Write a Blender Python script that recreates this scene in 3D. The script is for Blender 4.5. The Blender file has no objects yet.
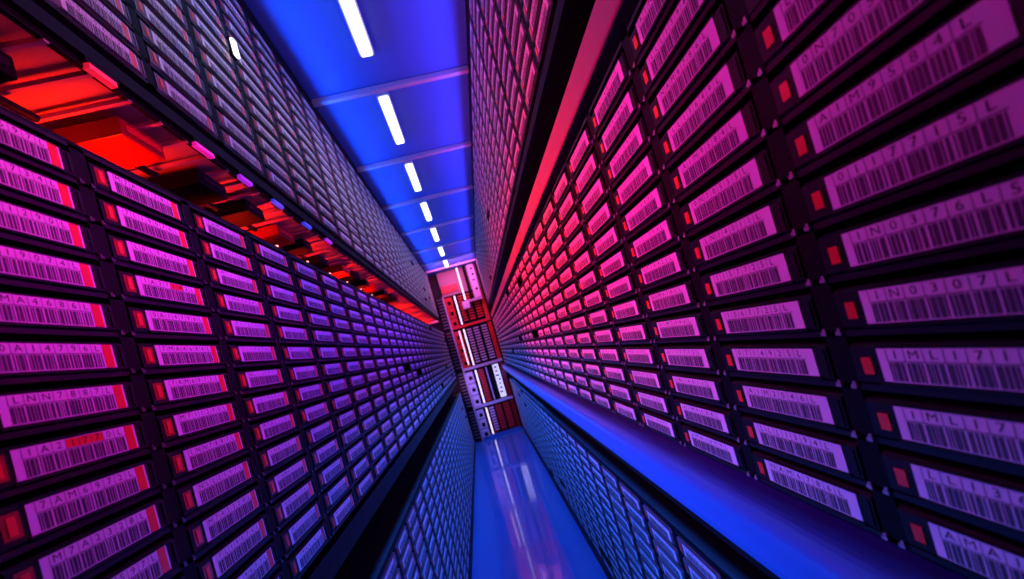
import bpy, bmesh, math, random
from mathutils import Matrix, Vector
random.seed(7)
C = bpy.context.scene.collection
U = 0.0314            # one slot pitch of the tape racks, in metres
XL, XR = -8.487, 6.406        # faces of the left and right racks
FLOOR, CEIL = 27.0, -26.5     # measured downwards from eye level
EYE = 27.0
YEND = 124.0                  # far end of the aisle
CP = 3.8334                   # column pitch
LAB = 2.5432                  # label length

def W(x, y, d):               # across, along, down from eye level -> metres
    return Vector((x*U, y*U, (EYE-d)*U))

# ------------------------------------------------------------------ materials
def mat(name, col, rough=.5, metal=0., emit=None, strength=0., noise=0., bump=0., scale=40., spec=.5, trans=0., coat=0.):
    m = bpy.data.materials.new(name); m.use_nodes = True
    nt = m.node_tree; b = nt.nodes['Principled BSDF']
    b.inputs['Base Color'].default_value = (*col, 1)
    b.inputs['Roughness'].default_value = rough
    b.inputs['Metallic'].default_value = metal
    b.inputs['Specular IOR Level'].default_value = spec
    if coat: b.inputs['Coat Weight'].default_value = coat
    if emit:
        b.inputs['Emission Color'].default_value = (*emit, 1)
        b.inputs['Emission Strength'].default_value = strength
    if noise or bump:
        tc = nt.nodes.new('ShaderNodeTexCoord')
        n = nt.nodes.new('ShaderNodeTexNoise'); n.inputs['Scale'].default_value = scale
        n.inputs['Detail'].default_value = 3
        nt.links.new(tc.outputs['Object'], n.inputs['Vector'])
        if noise:
            r = nt.nodes.new('ShaderNodeMapRange')
            r.inputs['To Min'].default_value = max(0.02, rough-noise); r.inputs['To Max'].default_value = min(1, rough+noise)
            nt.links.new(n.outputs['Fac'], r.inputs['Value']); nt.links.new(r.outputs['Result'], b.inputs['Roughness'])
        if bump:
            bp = nt.nodes.new('ShaderNodeBump'); bp.inputs['Strength'].default_value = bump; bp.inputs['Distance'].default_value = .002
            nt.links.new(n.outputs['Fac'], bp.inputs['Height']); nt.links.new(bp.outputs['Normal'], b.inputs['Normal'])
    return m

M = {
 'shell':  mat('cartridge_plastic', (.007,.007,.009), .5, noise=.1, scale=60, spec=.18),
 'lightenedshell': mat('lightened_cartridge_plastic', (.1,.1,.11), .5, noise=.1, scale=60),  # shell plastic lightened so upper and lower racks look more strongly lit
 'paper':  mat('label_paper', (.78,.76,.8), .5, noise=.08, scale=50),
 'ink':    mat('label_ink', (.06,.055,.07), .55),
 'text':   mat('label_text', (.012,.012,.016), .6),
 'red':    mat('red_plastic', (.75,.035,.02), .35, noise=.05),
 'dimred': mat('smoked_red_plastic', (.28,.012,.01), .3, noise=.05),
 'frame':  mat('black_rack_plastic', (.004,.004,.005), .6, noise=.1, scale=30, spec=.1),
 'shelf':  mat('rack_shelf_plastic', (.009,.009,.013), .5, noise=.08, scale=30, spec=.2),
 'clip':   mat('silver_latch', (.3,.3,.31), .45, .4),
 'clipdark': mat('dark_latch', (.08,.08,.09), .35, .3),
 'rail':   mat('blue_painted_rail', (.035,.22,.6), .33, noise=.08, scale=12),
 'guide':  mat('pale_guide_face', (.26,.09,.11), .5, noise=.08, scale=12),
 'dark':   mat('dark_panel', (.006,.006,.008), .6, noise=.1),
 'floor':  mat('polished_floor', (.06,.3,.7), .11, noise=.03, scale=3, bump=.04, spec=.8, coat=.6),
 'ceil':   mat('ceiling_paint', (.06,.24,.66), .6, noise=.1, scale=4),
 'beam':   mat('beam_metal', (.7,.7,.74), .4, .2),
 'lamp':   mat('lamp_diffuser', (.9,.9,.9), .4, emit=(.74,.85,1.), strength=4),
 'strip':  mat('white_led_strip', (.9,.9,.9), .4, emit=(.9,.75,1.), strength=1.6),
 'dot':    mat('amber_indicator', (.9,.6,.4), .4, emit=(1.,.42,.25), strength=2),
 'glint':  mat('painted_glint', (.9,.9,.9), .3, emit=(.9,.85,1.), strength=4),  # painted glint, glows in place of a reflection
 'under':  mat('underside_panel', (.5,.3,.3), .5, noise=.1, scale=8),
 'metal':  mat('panel_metal', (.62,.6,.64), .4, .1, noise=.08),
 'pale':   mat('pale_panel', (.8,.74,.8), .45, noise=.05),
 'white':  mat('white_labels_painted_glow', (.85,.85,.88), .5, emit=(.8,.85,1.), strength=.8),  # emission paints in the light on the end label panel
 'barred': mat('red_glow_patch', (.6,.1,.1), .4, emit=(1.,.01,.05), strength=.7),  # this and the next bars paint in coloured light on labels
 'barmag': mat('magenta_glow_patch', (.6,.1,.5), .4, emit=(1.,.01,.35), strength=.7),
 'barvio': mat('violet_glow_patch', (.4,.1,.6), .4, emit=(.5,.02,.9), strength=.7),
 'barblu': mat('blue_glow_patch', (.1,.1,.6), .4, emit=(.05,.07,.9), strength=.7),
}

# ------------------------------------------------------------------ mesh building
class MB:
    def __init__(s): s.v=[]; s.f=[]; s.mi=[]; s.mats=[]
    def m(s, k):
        if k not in s.mats: s.mats.append(k)
        return s.mats.index(k)
    def faces(s, vs, fs, k):
        o=len(s.v); s.v += [tuple(v) for v in vs]
        i=s.m(k)
        for f in fs: s.f.append([o+j for j in f]); s.mi.append(i)
    def box(s, a, b, k, X=None):
        (x0,y0,z0),(x1,y1,z1)=a,b
        x0,x1=sorted((x0,x1)); y0,y1=sorted((y0,y1)); z0,z1=sorted((z0,z1))
        v=[(x0,y0,z0),(x1,y0,z0),(x1,y1,z0),(x0,y1,z0),(x0,y0,z1),(x1,y0,z1),(x1,y1,z1),(x0,y1,z1)]
        if X: v=[X@Vector(p) for p in v]
        s.faces(v,[(0,3,2,1),(4,5,6,7),(0,1,5,4),(1,2,6,5),(2,3,7,6),(3,0,4,7)],k)
    def quad(s, vs, k): s.faces(vs,[tuple(range(len(vs)))],k)
    def prism(s, prof, y0, y1, k, plane='xz'):      # closed profile extruded along y
        n=len(prof)
        v=[(p[0],y0,p[1]) for p in prof]+[(p[0],y1,p[1]) for p in prof]
        f=[(i,(i+1)%n,n+(i+1)%n,n+i) for i in range(n)]+[tuple(range(n-1,-1,-1)),tuple(range(n,2*n))]
        s.faces(v,f,k)
    def cyl(s, c, r, axis, l, k, n=14):
        ax=Vector(axis).normalized(); t=ax.orthogonal().normalized(); q=ax.cross(t); c=Vector(c)
        v=[c+t*r*math.cos(2*math.pi*i/n)+q*r*math.sin(2*math.pi*i/n) for i in range(n)]
        v+= [p+ax*l for p in v]
        f=[(i,(i+1)%n,n+(i+1)%n,n+i) for i in range(n)]+[tuple(range(n-1,-1,-1)),tuple(range(n,2*n))]
        s.faces(v,f,k)
    def mesh(s, name, scale=U, normals=True):
        me=bpy.data.meshes.new(name)
        me.from_pydata([(x*scale,y*scale,z*scale) for x,y,z in s.v],[],s.f)
        for k in s.mats: me.materials.append(M[k])
        me.polygons.foreach_set('material_index', s.mi)
        me.update()
        if normals:
            bm=bmesh.new(); bm.from_mesh(me); bmesh.ops.recalc_face_normals(bm,faces=bm.faces); bm.to_mesh(me); bm.free()
        return me
    def obj(s, name, parent=None, bevel=0, loc=None, normals=True):
        o=bpy.data.objects.new(name, s.mesh(name, normals=normals)); C.objects.link(o)
        if parent: o.parent=parent
        if loc is not None: o.location=loc
        if bevel:
            b=o.modifiers.new('bevel','BEVEL'); b.width=bevel*U; b.segments=2; b.limit_method='ANGLE'
        return o

def D(x,y,d): return (x,y,EYE-d)      # builder coordinates in pitches
def tag(o, label=None, cat=None, group=None, kind=None):
    if label: o['label']=label
    if cat: o['category']=cat
    if group: o['group']=group
    if kind: o['kind']=kind
    return o
def thing(name, label, cat, loc=(0,0,0), rz=0, group=None):
    o=bpy.data.objects.new(name,None); C.objects.link(o); o.empty_display_size=.01
    o.location=loc; o.rotation_euler=(0,0,rz)
    return tag(o,label,cat,group)
def struct(mb,name):
    return tag(mb.obj(name),kind='structure')

Y0=-6.0
# ------------------------------------------------------------------ the setting
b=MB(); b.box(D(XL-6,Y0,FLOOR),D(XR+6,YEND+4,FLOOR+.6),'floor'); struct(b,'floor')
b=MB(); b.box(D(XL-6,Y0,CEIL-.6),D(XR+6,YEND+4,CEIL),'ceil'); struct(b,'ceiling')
b=MB(); b.box(D(XL-6.4,Y0,CEIL-.6),D(XL-6,YEND+4,FLOOR),'dark'); struct(b,'wall_left')
b=MB(); b.box(D(XR+6,Y0,CEIL-.6),D(XR+6.4,YEND+4,FLOOR),'dark'); struct(b,'wall_right')
b=MB(); b.box(D(XL-6,YEND+3.2,CEIL),D(XR+6,YEND+3.8,FLOOR),'dark'); struct(b,'wall_far')
b=MB(); b.box(D(XL-6,Y0-.4,CEIL),D(XR+6,Y0,FLOOR),'dark'); struct(b,'wall_near')

# ------------------------------------------------------------------ camera
FPX, PIT, YAW, ROL, CX, CY = 400.05, -.0162, .0887, -.2795, 510.94, 333.91
def Rot(rx,ry,rz):
    cx,sx,cy,sy,cz,sz=math.cos(rx),math.sin(rx),math.cos(ry),math.sin(ry),math.cos(rz),math.sin(rz)
    Yw=Matrix(((cy,0,-sy),(0,1,0),(sy,0,cy))); P=Matrix(((1,0,0),(0,cx,-sx),(0,sx,cx))); R=Matrix(((cz,-sz,0),(sz,cz,0),(0,0,1)))
    return R@P@Yw
RM=Rot(PIT,YAW,ROL)
def pix(x,y,d):
    c=RM@Vector((x,d,y))
    if c.z<=.2: return None
    return (CX+FPX*c.x/c.z, CY+FPX*c.y/c.z)
cam=bpy.data.cameras.new('camera'); co=bpy.data.objects.new('camera',cam); C.objects.link(co)
cam.sensor_fit='HORIZONTAL'; cam.sensor_width=36; cam.lens=FPX/1024*36
cam.shift_x=(512-CX)/1024; cam.shift_y=(CY-289.5)/1024
cam.dof.use_dof=True; cam.dof.focus_distance=16*U; cam.dof.aperture_fstop=6.3
cam.clip_start=.005; cam.clip_end=50
def w3(r): return Vector((r[0],r[2],-r[1]))
r_,u_,k_=w3(RM[0]),-w3(RM[1]),-w3(RM[2])
mw=Matrix((( r_.x,u_.x,k_.x,0),(r_.y,u_.y,k_.y,0),(r_.z,u_.z,k_.z,0),(0,0,0,1)))
mw.translation=W(0,0,0); co.matrix_world=mw
bpy.context.scene.camera=co

# ------------------------------------------------------------------ lettering (built-in font turned into flat meshes)
GL={}
def glyph(ch):
    if ch not in GL:
        cu=bpy.data.curves.new('glyph','FONT'); cu.body=ch; cu.size=1; cu.resolution_u=2; cu.align_x='CENTER'
        o=bpy.data.objects.new('glyph',cu); C.objects.link(o)
        dg=bpy.context.evaluated_depsgraph_get(); me=o.evaluated_get(dg).to_mesh()
        GL[ch]=([(v.co.x,v.co.y) for v in me.vertices],[tuple(p.vertices) for p in me.polygons])
        o.evaluated_get(dg).to_mesh_clear()
        bpy.data.objects.remove(o); bpy.data.curves.remove(cu)
    return GL[ch]

# ------------------------------------------------------------------ one tape cartridge (local: x along the label, -y out of the rack, z up)
SH=.75; LH=.57; SD=3.0
XA,XB=-LAB/2-.5, LAB/2+.3
def shell_mb():
    b=MB(); c=.07
    # body with chamfered front, finger groove on the bottom edge and a recessed label field
    prof=[(0+c,0),(SD,0),(SD,SH),(c,SH),(0,SH-c),(0,c)]
    n=len(prof)
    v=[(XA,p[0],p[1]) for p in prof]+[(XB,p[0],p[1]) for p in prof]
    b.faces(v,[(i,(i+1)%n,n+(i+1)%n,n+i) for i in range(n)]+[tuple(range(n-1,-1,-1)),tuple(range(n,2*n))],'shell')
    b.box((-LAB/2-.06,-.045,.035),(LAB/2+.06,0,.085),'shell')     # ledge below the label
    b.box((-LAB/2-.06,-.03,SH-.07),(LAB/2+.06,0,SH-.045),'shell')   # lip above it
    b.box((XB-.12,-.03,.12),(XB-.05,0,SH-.12),'shell')             # grip rib
    return b
LZ=.1
def label_mb(text, wall, seed, plain=False, redcells=()):
    r=random.Random(seed); b=MB(); x0,x1=-LAB/2,LAB/2; z0,z1=LZ,LZ+LH; zs=z0+LH*.62
    b.box((x0,-.02,z0),(x1,0,z1),'paper')
    y=-.024
    xs0=x0+.15; xs1=x1-(.28 if wall=='L' else .22)
    n=len(text); cw=(xs1-xs0)/n
    for i,ch in enumerate(text):
        cx0=xs0+i*cw
        if i in redcells:
            b.quad([(cx0,y,zs+.02),(cx0+cw,y,zs+.02),(cx0+cw,y,z1-.01),(cx0,y,z1-.01)],'red')
        gv,gf=glyph(ch); s=.2
        b.faces([(cx0+cw*.5+p[0]*s*1.1,y-.002,zs+.05+p[1]*s) for p in gv],gf,'text')
        b.quad([(cx0-.006,y-.001,zs),(cx0+.006,y-.001,zs),(cx0+.006,y-.001,z1-.01),(cx0-.006,y-.001,z1-.01)],'ink')
        # barcode of this character: wide and narrow bars with thin gaps
        ws=[r.choice((1.2,2,3)) for _ in range(4)]; gs=[r.choice((.5,.5,.9)) for _ in range(3)]+[1.3]
        t=sum(ws)+sum(gs); x=cx0
        for w,g in zip(ws,gs):
            ww=w/t*cw
            b.quad([(x,y,z0+.02),(x+ww,y,z0+.02),(x+ww,y,zs-.02),(x,y,zs-.02)],'ink')
            x+=ww+g/t*cw
    b.quad([(xs0,y-.001,zs-.008),(xs1,y-.001,zs-.008),(xs1,y-.001,zs+.008),(xs0,y-.001,zs+.008)],'ink')
    return b
def sticker_mb():
    b=MB(); b.box((LAB/2-.27,-.028,LZ+.005),(LAB/2-.05,-.02,LZ+LH-.005),'red'); return b
def tab_mb(wall):
    b=MB(); k='red'
    if wall=='L':
        b.box((-LAB/2-.40,-.012,LZ+.06),(-LAB/2-.10,0,LZ+LH-.05),'dimred')
        b.box((-LAB/2-.32,-.03,LZ+.12),(-LAB/2-.18,-.012,LZ+LH-.12),'red')
    else:
        b.box((-LAB/2-.31,-.03,LZ+.11),(-LAB/2-.13,0,LZ+LH-.16),'red')
    return b
shell_me=shell_mb().mesh('cartridge_shell')
grey_me=shell_me.copy(); grey_me.materials[0]=M['lightenedshell']
sticker_me=sticker_mb().mesh('red_media_sticker')
tab_me={w:tab_mb(w).mesh('write_protect_tab') for w in 'LR'}
rt=random.Random(3)
def code(w): 
    return ''.join(rt.choice('0123456789') if i>2 else rt.choice('1N0ML7A') for i in range(7))+'L'
label_me={'L':[],'R':[]}
for w in 'LR':
    for i in range(10):
        label_me[w].append(label_mb(code(w),w,i*3+(w=='R')).mesh('barcode_label',normals=False))
special={}
for key,txt,red in ((('R',0,0),'1N0376L5',()),(('R',1,0),'1N0307L5',()),(('R',2,0),'1ML1715L',()),(('R',3,0),'1ML1744L',()),
                (('R',0,1),'1157725L',()),(('R',1,1),'1567725L',()),(('L',5,0),'1A21770L',(3,4,5)),(('L',1,1),'1A27742L',(4,5))):
    special[key]=label_mb(txt,key[0],len(txt)+len(red)*7+key[1]*5+key[2],redcells=red).mesh('barcode_label',normals=False)

# ------------------------------------------------------------------ racks
# name, wall, first label top (down), rows, near column index shift
LEFT0, RIGHT0 = 10.4239, 6.2027
RACKS=[
 ('L','middle',-7.5736,14),('L','upper',-24.9,13),('L','lower',10.75,15),
 ('R','middle',-7.1837,13),('R','upper',-24.9,13),('R','lower',10.9,14)]
NCOL={'L':29,'R':30}
side={'L':'left','R':'right'}
ordw=['first','second','third','fourth','fifth','sixth','seventh','eighth','ninth','tenth','eleventh','twelfth','thirteenth','fourteenth','fifteenth','sixteenth','seventeenth','eighteenth','nineteenth','twentieth']
def colc(w,k): return (LEFT0 if w=='L' else RIGHT0)+CP*k-LAB/2
def slotmat(w,k,top):
    x=(XL if w=='L' else XR); d=top+LH+LZ        # bottom of the cartridge
    rz=math.pi/2 if w=='L' else -math.pi/2
    return (x,colc(w,k),d,rz)
slots=[]
gap=random.Random(11)
for w,lev,t0,n in RACKS:
    for k in range(-1,NCOL[w]):
        for r in range(n):
            if lev!='middle' and k<0: continue
            if k>=9 and gap.random()<.02: continue
            slots.append([w,lev,r,k,t0+r])
def seen(s):
    w,lev,r,k,top=s; x=XL if w=='L' else XR; c=colc(w,k)
    pts=[pix(x,c+e*LAB/2,dd) for e in (-1,1) for dd in (top,top+LH)]
    if any(p is None for p in pts): return 0
    xs=[min(max(p[0],0),1024) for p in pts]; ys=[min(max(p[1],0),579) for p in pts]
    if max(xs)-min(xs)<1 or max(ys)-min(ys)<1: return 0
    a=(abs((pts[1][0]-pts[0][0])*(pts[2][1]-pts[0][1])-0)) 
    wv=((pts[2][0]-pts[0][0])**2+(pts[2][1]-pts[0][1])**2)**.5
    q=[pts[0],pts[1],pts[3],pts[2]]
    q=[(min(max(p[0],0),1024),min(max(p[1],0),579)) for p in q]
    return abs(sum(q[i][0]*q[(i+1)%4][1]-q[(i+1)%4][0]*q[i][1] for i in range(4)))/2
for s in slots: s.append(seen(s))
slots.sort(key=lambda s:-s[5])
near=slots[:300]; far=slots[300:]
def hue(w,lev,r,k):
    if lev=='lower': return 'dim blue'
    if lev=='upper': return 'pinkish grey' if w=='R' else 'lavender grey'
    if w=='L': return 'magenta' if k<2 and r<9 else ('purple' if r<8 else 'violet blue')
    if k<1: return 'violet' if 4<r<11 else ('magenta' if r<5 else 'deep blue')
    return 'pinkish red' if r<6 else ('hot pink' if r<10 else 'blue violet')
def ordi(n): return ordw[n] if n<len(ordw) else 'far'
for w,lev,r,k,top,a in near:
    x,y,d,rz=slotmat(w,k,top)
    lab='data tape with %s barcode label, %s %s rack, %s row down, %s column away'%(hue(w,lev,r,k),side[w],lev,ordi(r),ordi(k+1))
    t=thing('tape_cartridge',lab,'data tape',W(x,y,d),rz,'data tapes in the %s %s rack'%(side[w],lev))
    def part(n,me,label=None):
        o=bpy.data.objects.new(n,me); C.objects.link(o); o.parent=t
        if label: o['label']=label
        return o
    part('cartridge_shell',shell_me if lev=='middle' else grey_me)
    r0=r-2 if w=='L' else r-7
    me=special.get((w,r0,k)) if lev=='middle' else None
    lb=part('barcode_label',me or label_me[w][(r*7+k*3+ (r*k)%5)%10],'pale paper barcode label')
    if w=='L':
        s=part('red_media_sticker',sticker_me,'red sticker at the label end'); s.parent=lb
    part('write_protect_tab',tab_me[w],'red write protect tab')
# the far, uncountable rest
b=MB()
def xf(w,k,top):
    x,y,d,rz=slotmat(w,k,top); 
    return Matrix.Translation(Vector(D(x,y,d)))@Matrix.Rotation(rz,4,'Z')
rb=random.Random(5)
for w,lev,r,k,top,a in far:
    X=xf(w,k,top)
    b.box((XA,0,0),(XB,SD,SH),'shell' if lev=='middle' else 'lightenedshell',X)
    q=lambda xa,xb,za,zb,y,m: b.quad([X@Vector(p) for p in ((xa,y,za),(xb,y,za),(xb,y,zb),(xa,y,zb))],m)
    q(-LAB/2,LAB/2,LZ,LZ+LH,-.02,'paper')
    n=8; xs0=-LAB/2+.17; cw=(LAB-.45)/n
    for i in range(n):
        q(xs0+i*cw,xs0+(i+.62+.2*rb.random())*cw,LZ+.03,LZ+LH*.58,-.03,'ink')
    if w=='L': q(LAB/2-.27,LAB/2-.05,LZ,LZ+LH,-.03,'red')
    q(-LAB/2-.31,-LAB/2-.13,LZ+.11,LZ+LH-.1,-.02,'red')
tag(b.obj('tape_cartridges',normals=False),'distant small data tapes with striped labels filling the rack slots to the far end','data tapes',kind='stuff')

for w,lev,t0,n in RACKS:
    s=1 if w=='L' else -1           # direction towards the aisle
    x=XL if w=='L' else XR
    rk=thing('tape_rack','black %s %s tape rack running along the aisle'%(lev,side[w]),'tape rack',(0,0,0))
    ya=colc(w,-1)-CP/2; yb=colc(w,NCOL[w]-1)+CP/2+.2
    bot=lambda r: t0+r+LH+LZ
    b=MB(); b.box(D(x-s*3.3,ya,t0-.6),D(x-s*3.6,yb,t0+n-.1),'frame'); b.obj('back_panel',rk)
    for r in range(-1,n):
        b=MB(); d=bot(r); b.box(D(x-s*.03,ya,d),D(x-s*3.3,yb,d+.11),'shelf')
        b.obj('shelf',rk)
    for k in range(-1,NCOL[w]+1):
        # the free space between neighbouring cartridges
        c=colc(w,k); c0=c-CP
        if w=='L': p0,p1=c0+XB,c+XA
        else:      p0,p1=c0-XA,c-XB
        if k==NCOL[w]: p1=p0+.4
        if k==-1: p0=p1-.4
        for r in range(n): pass
        b=MB(); b.box(D(x-s*.12,p0+.04,bot(-1)),D(x-s*.03,p1-.04,bot(n-1)+.11),'frame'); b.obj('post',rk)
    # silver latches at the lower corners of the slots
    lt=[]
    for k in range(-1,NCOL[w]):
        for r in range(n):
            c=colc(w,k)
            for e in (-1,1):
                p=pix(x,c,bot(r)); v=0 if not p or not(0<p[0]<1024 and 0<p[1]<579) else 1/max(1,c)
                off=(XA if e*s<0 else XB)*s
                lt.append((v,c+off+math.copysign(.09,off),bot(r)))
    if lev=='middle':
        lt.sort(key=lambda q:-q[0])
        ck='clip' if w=='R' else 'clipdark'
        def latch(b,yy,d):
            b.box(D(x+s*.04,yy-.055,d+.005),D(x-s*.02,yy+.055,d+.075),ck)
            b.box(D(x+s*.02,yy-.03,d-.05),D(x-s*.02,yy+.03,d+.005),ck)
        rl=random.Random(2)
        for v,yy,d in lt[:100]:
            b=MB(); latch(b,yy,d); tag(b.obj('latch',rk),'small silver latch')
        b=MB()
        for v,yy,d in lt[100:]: latch(b,yy,d)
        o=b.obj('latches',rk); tag(o,'small silver latches',kind='stuff')
    # lower and upper edge trims
    if lev=='middle':
        if w=='R':
            b=MB()  # smooth guide face above the slots
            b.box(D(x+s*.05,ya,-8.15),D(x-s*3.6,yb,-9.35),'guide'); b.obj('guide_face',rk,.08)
        else:
            b=MB(); b.box(D(x-s*.1,ya,t0-.32),D(x-s*3.6,yb,t0-.5),'frame'); b.obj('top_plate',rk)
            b=MB(); b.box(D(x-s*.05,ya,6.55),D(x-s*3.6,yb,7.6),'frame'); b.obj('bottom_plate',rk)
    if lev=='upper':
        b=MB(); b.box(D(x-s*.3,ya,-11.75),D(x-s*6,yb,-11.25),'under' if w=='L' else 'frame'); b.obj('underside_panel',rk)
        b=MB(); b.box(D(x-s*.02,ya,-11.75),D(x-s*.28,yb,-11.25),'frame'); b.obj('front_lip',rk)
        b=MB(); b.box(D(x-s*.05,ya,t0-.3),D(x-s*3.6,yb,CEIL+.02),'frame'); b.obj('top_plate',rk)
    if lev=='lower':
        b=MB(); b.box(D(x-s*.05,ya,bot(n-1)+.11),D(x-s*3.6,yb,FLOOR-.02),'frame'); b.obj('plinth',rk)
        b=MB(); b.box(D(x-s*.05,ya,t0-.3),D(x-s*6,yb,t0-.55),'frame'); b.obj('top_plate',rk)

# ribs under the left upper rack (thin crossways bars of the cable tray in the red gap)
b=MB()
tr=thing('cable_tray','red-lit tray of thin crossways bars under the left upper rack','cable tray')
yy=6.0; nb=0
b=MB(); b.box(D(XL-.35,4,-11.0),D(XL-.2,120,-11.22),'frame'); b.obj('front_bar',tr)
b=MB()
while yy<118:
    b.box(D(XL-.2,yy,-10.95),D(XL-5.4,yy+.14,-11.1),'under'); yy+=1.28
tag(b.obj('cross_bars',tr),kind='stuff')
rg=random.Random(9)
for i in range(14):  # boxes added to break the red glow into dark and red patches
    yy=9.5+i*CP+rg.random()
    red=i%3==1
    o=MB(); xa=XL-1.0-rg.random()*.8; l=1.3+rg.random()*1.2
    o.box(D(xa,yy,-10.95),D(xa-2.6,yy+l,-10.3),'dimred' if red else 'frame')
    o.box(D(xa+.06,yy+.2,-10.75),D(xa,yy+l-.2,-10.5),'red' if red else 'shelf')
    o.cyl(D(xa-1.3,yy+l,-10.6),.13,(0,1,0),CP-l-.6,'frame',8)
    tag(o.obj('patch_box',None,.05),'%s patch box added under the left upper rack, %s from the camera'%('red' if red else 'black',ordi(i)),'box','added patch boxes in the red gap')
# short glowing bars added for coloured light on labels, under the left upper rack
for i,(yy,l,k,cn) in enumerate(((12.2,.9,'barred','red'),(16.6,1.1,'barmag','magenta'),(19.6,1.0,'barvio','violet'),(22.7,1.1,'barblu','blue'),(26.6,1.1,'barblu','blue'),(30.4,1.1,'barvio','violet'))):
    o=MB(); o.box(D(XL-.27,yy-.1,-11.25),D(XL-.03,yy+l+.1,-11.12),'frame'); o.box(D(XL-.24,yy,-11.12),D(XL-.04,yy+l,-10.95),k)
    tag(o.obj('glow_patch'),'short %s added glow patch under the left upper rack edge, %s from the camera'%(cn,ordi(i)),'glow patch','added glow patches under the left upper rack')
# tiny amber lamps on the top of the left middle rack
for i in range(6):
    yy=22.2+i*CP
    o=MB(); o.cyl(D(XL-.35,yy,-7.98),.06,(0,0,1),.3,'frame',10); o.cyl(D(XL-.35,yy,-8.28),.075,(0,0,1),.1,'dot',10)
    tag(o.obj('indicator_lamp'),'tiny amber lamp on left middle rack top, %s from the camera'%ordi(i),'lamp','amber lamps on the left middle rack')

# guide rail along the foot of the right middle rack
b=MB(); pr=[]
x=XR
for i in range(9):
    a=math.pi/2*i/8
    pr.append((x-1.0*math.sin(a)*.75-.02, EYE-(6.05+.55*(1-math.cos(a)))))
pr+= [(x-.78,EYE-7.3),(x-.6,EYE-7.75),(x,EYE-7.95),(x+3.4,EYE-7.95),(x+3.4,EYE-6.05)]
b.prism(pr,1.5,YEND-2,'rail')
gr=thing('guide_rail','long rounded blue-lit rail along the foot of the right middle rack','rail')
b.obj('rail_bar',gr)
b=MB(); b.box(D(x-.35,1.5,8.0),D(x+3.4,YEND-2,8.35),'frame'); b.obj('rail_foot',gr)

b=MB(); t=thing('strip_glint','small oblong white glint of the ceiling light on the left upper rack face','lamp')
GLY,GLD=22.46,-19.6  # reflection of the ceiling strip, added as a glowing block
b.box(D(XL-.03,GLY-.24,GLD-.55),D(XL+.12,GLY+.24,GLD+.55),'frame'); b.obj('glint_backing',t,.05)
b=MB(); b.box(D(XL+.12,GLY-.22,GLD-.5),D(XL+.3,GLY+.22,GLD+.5),'glint'); b.obj('lens',t,.12)  # no real lens, added glowing block in place of the ceiling strip's reflection
# ------------------------------------------------------------------ ceiling beams and lamps
for i,yy in enumerate((37.6,51.4,65.3,80,95,109,119)):
    b=MB(); b.box(D(XL-.02,yy-.25,CEIL+.02),D(XR+.02,yy+.25,CEIL+.55),'beam')
    tag(b.obj('ceiling_beam',None,.08),'pale metal beam across the blue ceiling, %s from the camera'%ordi(i),'beam','ceiling beams')
for i in range(7):
    y0=24.6+14.1*i; 
    if y0>115: break
    t=thing('ceiling_light','white strip light on the blue ceiling, %s from the camera'%ordi(i),'ceiling light',(0,0,0),0,'ceiling strip lights')
    b=MB(); b.box(D(-2.75,y0-.2,CEIL+.02),D(-1.55,min(y0+8.7,122),CEIL+.35),'metal'); b.obj('housing',t)
    b=MB(); b.box(D(-2.6,y0,CEIL+.35),D(-1.7,min(y0+8.5,121.8),CEIL+.6),'lamp'); b.obj('diffuser',t,.1)

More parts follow.
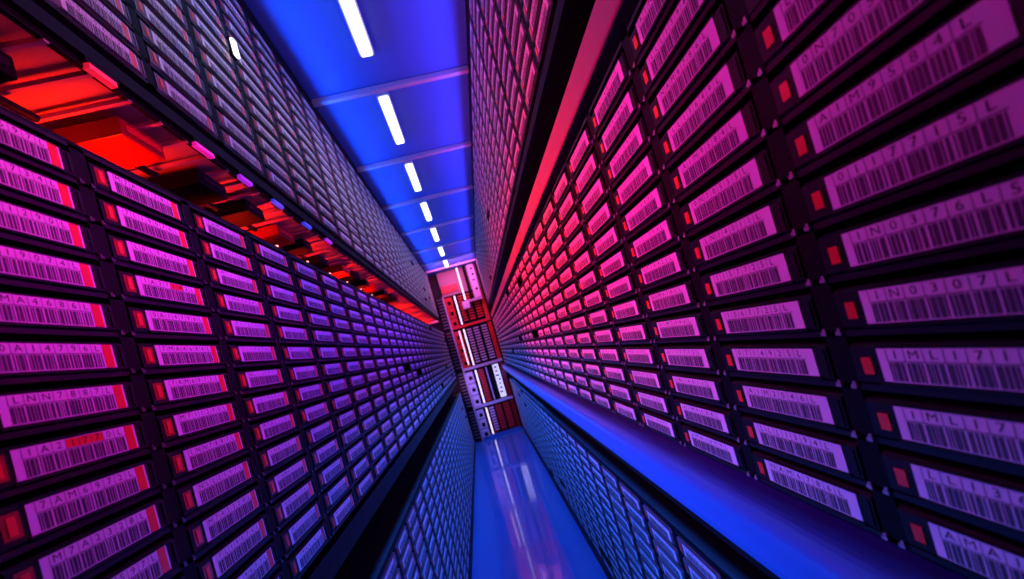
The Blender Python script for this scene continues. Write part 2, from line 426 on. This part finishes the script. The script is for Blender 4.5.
# ------------------------------------------------------------------ far end: a stack of cabinets
def cabinet(top,bot,label,style):
    t=thing('drive_cabinet',label,'cabinet',(0,0,0),0,'cabinets stacked at the aisle end')
    y=YEND
    b=MB(); b.box(D(-8.2,y+.6,top),D(6.2,y+3,bot),'frame'); b.obj('body',t)
    b=MB(); b.box(D(-6.4,y-.5,top),D(-6.0,y+.6,bot),'metal'); b.obj('side_post',t)
    b=MB(); b.box(D(-8.4,y-.1,top),D(-6.45,y+.6,bot),'frame'); zz=top+.3
    while zz<bot-.8: b.box(D(-8.3,y-.25,zz),D(-6.5,y-.1,zz+.5),'lightenedshell'); zz+=1
    b.obj('filler_panel',t)
    b=MB(); b.box(D(-6.0,y-.6,bot-.75),D(6.2,y+.6,bot),{0:'red',1:'metal',2:'metal',3:'rail'}[style]); b.obj('shelf',t)
    h=bot-.75-top
    for j in range(3):
        z0=top+.6+j*h/3
        b=MB(); b.box(D(-5.9,y+.1,z0),D(-3.7,y+.6,z0+h/3-.25),'pale' if style in(2,3) else 'red')
        b.box(D(-5.2,y-.1,z0+h*.12),D(-4.2,y+.1,z0+h*.12+1.1),'frame'); b.obj('handle_panel',t)
    b=MB(); b.box(D(-2.85,y-.2,top+.5),D(-2.45,y+.2,bot-1),'strip'); tag(b.obj('light_strip',t),'white light strip')
    if style==1:
        b=MB(); b.box(D(-4.3,y-.2,top+.6),D(-4.0,y+.2,bot-1.6),'strip'); tag(b.obj('light_strip',t),'white light strip')
    ncol=3
    xs=[(-1.9,-.3),(.1,2.0),(2.6,4.6)]
    for c,(xa,xb) in enumerate(xs):
        if style==2 and c==1:
            continue
        b=MB(); b.box(D(xa,y+.2,top+.6),D(xb,y+.6,bot-1),'frame' if style in(0,1) else 'dimred')
        z=top+.8
        while z<bot-1.5:
            b.box(D(xa+.12,y,z),D(xb-.12,y+.2,z+.42),{0:'red',1:'metal',2:'red',3:'red'}[style] if not(style==3 and c==0) else 'pale')
            z+=.85
        b.obj('slot_column',t)
    if style==2:
        b=MB(); b.box(D(.5,y-.1,top+.5),D(.8,y+.5,bot-1),'pale'); b.obj('divider',t)
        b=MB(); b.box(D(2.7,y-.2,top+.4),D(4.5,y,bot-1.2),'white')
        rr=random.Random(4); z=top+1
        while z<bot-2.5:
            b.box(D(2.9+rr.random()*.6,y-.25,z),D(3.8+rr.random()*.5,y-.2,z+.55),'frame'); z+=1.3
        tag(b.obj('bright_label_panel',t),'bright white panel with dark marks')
    b=MB(); b.box(D(5.0,y-.3,top+.3),D(6.15,y+.6,bot-.75),'red' if style in (0,1) else 'dimred'); tag(b.obj('red_edge_panel',t),'red edge panel')
    return t
cabinet(5.2,17.1,'aisle end cabinet with white label panel and red slots, above the lowest',2)
cabinet(17.2,26.95,'lowest aisle end cabinet with red slot columns, standing on the floor',3)
cabinet(-7.9,5.1,'aisle end cabinet with dark slot columns and two white strips',1)
cabinet(-18.6,-8.0,'aisle end cabinet with orange-red slot grids below the pink panel',0)
# top robot mast standing on the upper cabinet
t=thing('robot_mast','tall pale pink perforated robot mast at the top of the aisle end','robot')
y=YEND
b=MB(); b.box(D(-6.2,y+1.2,-26.4),D(6.2,y+3,-18.62),'under'); b.obj('back_plate',t)
b=MB(); b.box(D(3.3,y-2,-26),D(5.5,y-1.2,-15.6),'pale')
b.obj('mast_plate',t,.1)
b=MB()
for d_,r_ in ((-24.6,.36),(-22.8,.36),(-18.2,.36)): b.cyl(D(4.6,y-2.0,d_),r_,(0,-1,0),.08,'frame',12)
b.box(D(3.9,y-2.1,-21.2),D(4.9,y-2,-20.9),'frame'); b.obj('hole',t)
b=MB(); b.box(D(2.0,y-1.9,-26),D(2.9,y-1.0,-15.6),'frame'); b.obj('mast_channel',t)
b=MB(); b.box(D(.1,y-1.8,-26),D(.55,y-1.4,-15.8),'strip'); tag(b.obj('light_strip',t),'white light strip')
b=MB(); b.box(D(-.2,y-1.9,-15.5),D(5.6,y-.7,-14.9),'metal'); b.obj('carriage',t,.1)
b=MB(); b.box(D(-.9,y-2.2,-15.4),D(1.3,y-.8,-13.1),'pale'); b.obj('gripper',t,.2)
b=MB(); b.box(D(-6.0,y+.8,-22),D(-.8,y+1.2,-19.6),'red'); tag(b.obj('red_panel',t),'bright red panel')

# ------------------------------------------------------------------ lamps (unseen, without fixtures; some in the rack gaps, some added as fill)
def area(name,x,y0,y1,d,target,col,power,width=.4,spread=180):
    L=bpy.data.lights.new(name,'AREA'); L.shape='RECTANGLE'; L.size=width*U; L.size_y=(y1-y0)*U
    L.color=col; L.energy=power; L.spread=math.radians(spread)
    o=bpy.data.objects.new(name,L); C.objects.link(o)
    z=-(Vector((target[0]-x,0,-(target[1]-d)))).normalized()   # local +Z points away from the target
    yv=Vector((0,1,0)); xv=yv.cross(z)
    m=Matrix(((xv.x,yv.x,z.x,0),(xv.y,yv.y,z.y,0),(xv.z,yv.z,z.z,0),(0,0,0,1))); m.translation=W(x,(y0+y1)/2,d); o.matrix_world=m
    return o
# in the left upper gap, shining on the right wall
area('lamp_red_gap', XL-.5,11,18, -8.9,(XR,-6),(1,.01,.4),.25,spread=80)
area('lamp_red_gap', XL-.5,17,50, -8.9,(XR,-5),(1,.012,.02),6.2,spread=80)
area('lamp_red_gap', XL-.5,12,60, -8.9,(XR,-19),(1,.02,.16),2.6,spread=80)
area('lamp_red_gap', XL-.5,50,118,-8.9,(XR,-9),(1,.015,.22),4,spread=76)
area('lamp_magenta_fill', XL-.5,14,50, -8.9,(XR,0),(1,.006,.3),1.0,spread=62)
area('lamp_magenta_fill', XL-.5,9,16, -8.9,(XR,-2),(1,.006,.7),.22,spread=66)
# up into the left gap
for i in range(14):
    area('lamp_red_tray', XL-2.4,6+i*8,8+i*8,-8.4,(XL-3.0,-11),(1,.014,.002),(.62,.4,.55,.3)[i%4],1.0,spread=130)
# in the right upper gap, shining on the left wall
area('lamp_magenta_gap', XR+.55,8,16,-9.95,(XL,-6),(1,.012,.45),.55,spread=66)
area('lamp_violet_gap',  XR+.55,14,60,-9.95,(XL,-3),(.1,.02,1),3.4,spread=86)
area('lamp_blue_gap',    XR+.55,60,118,-9.95,(XL,0),(.07,.04,1),2.4)
# in the lower gaps
area('lamp_blue_low', XL-.6,8,60,8.0,(XR,9),(.02,.11,1),3.2,spread=85)
area('lamp_blue_low', XL-.6,60,118,8.0,(XR,6),(.02,.13,1),5)
area('lamp_blue_low', XL-.6,6,118,9.2,(XR,18),(.02,.14,1),7,spread=120)
area('lamp_blue_low', XR+.6,6,60,8.7,(XL,6),(.02,.08,1),3)
area('lamp_blue_low', XR+.6,60,118,8.7,(XL,9),(.02,.13,1),6)
area('lamp_blue_low', XR+.6,6,118,9.4,(XL,18),(.02,.14,1),7,spread=120)
# unseen lamps added with no cove built, washing the ceiling blue
area('lamp_blue_wash', XL+.5,8,118,-24.4,(-4,CEIL),(.01,.12,1),4.5,spread=115)
area('lamp_blue_wash', XR-.5,8,118,-24.4,(2.5,CEIL),(.12,.07,1),3.0,spread=115)
# unseen pale fill added to lighten the left upper rack
area('lamp_pale_fill', XR-.3,10,118,-24.8,(XL,-18),(.6,.55,1),3.0,spread=66)
# unseen fill added near the last beams, brightening the cabinets
La=area('fill_pink_end', 0,116,119,-24,(0,0),(1,.12,.6),3.5,12)
La.matrix_world=Matrix.Translation(W(0,112,-25.5))@Matrix.Rotation(math.radians(60),4,'X')

def spotarea(name,pos,target,col,power,size):
    L=bpy.data.lights.new(name,'AREA'); L.size=size*U; L.color=col; L.energy=power
    o=bpy.data.objects.new(name,L); C.objects.link(o)
    p,q=W(*pos),W(*target); o.location=p; o.rotation_euler=(q-p).to_track_quat('-Z','Y').to_euler()
spotarea('fill_end_low',(XL-.5,110,8.6),(0,124,14),(1,.25,.7),.8,1.2)  # this and the next are unseen fill added for the end cabinets
spotarea('fill_end_mid',(XL-.5,110,-9),(0,124,-6),(1,.12,.7),.7,1.2)
w=bpy.data.worlds.new('world'); bpy.context.scene.world=w; w.use_nodes=True
w.node_tree.nodes['Background'].inputs[0].default_value=(.05,.05,.3,1); w.node_tree.nodes['Background'].inputs[1].default_value=.02
vs=bpy.context.scene.view_settings
vs.view_transform='Standard'; vs.look='None'; vs.gamma=1; vs.exposure=-.22; vs.use_curve_mapping=False
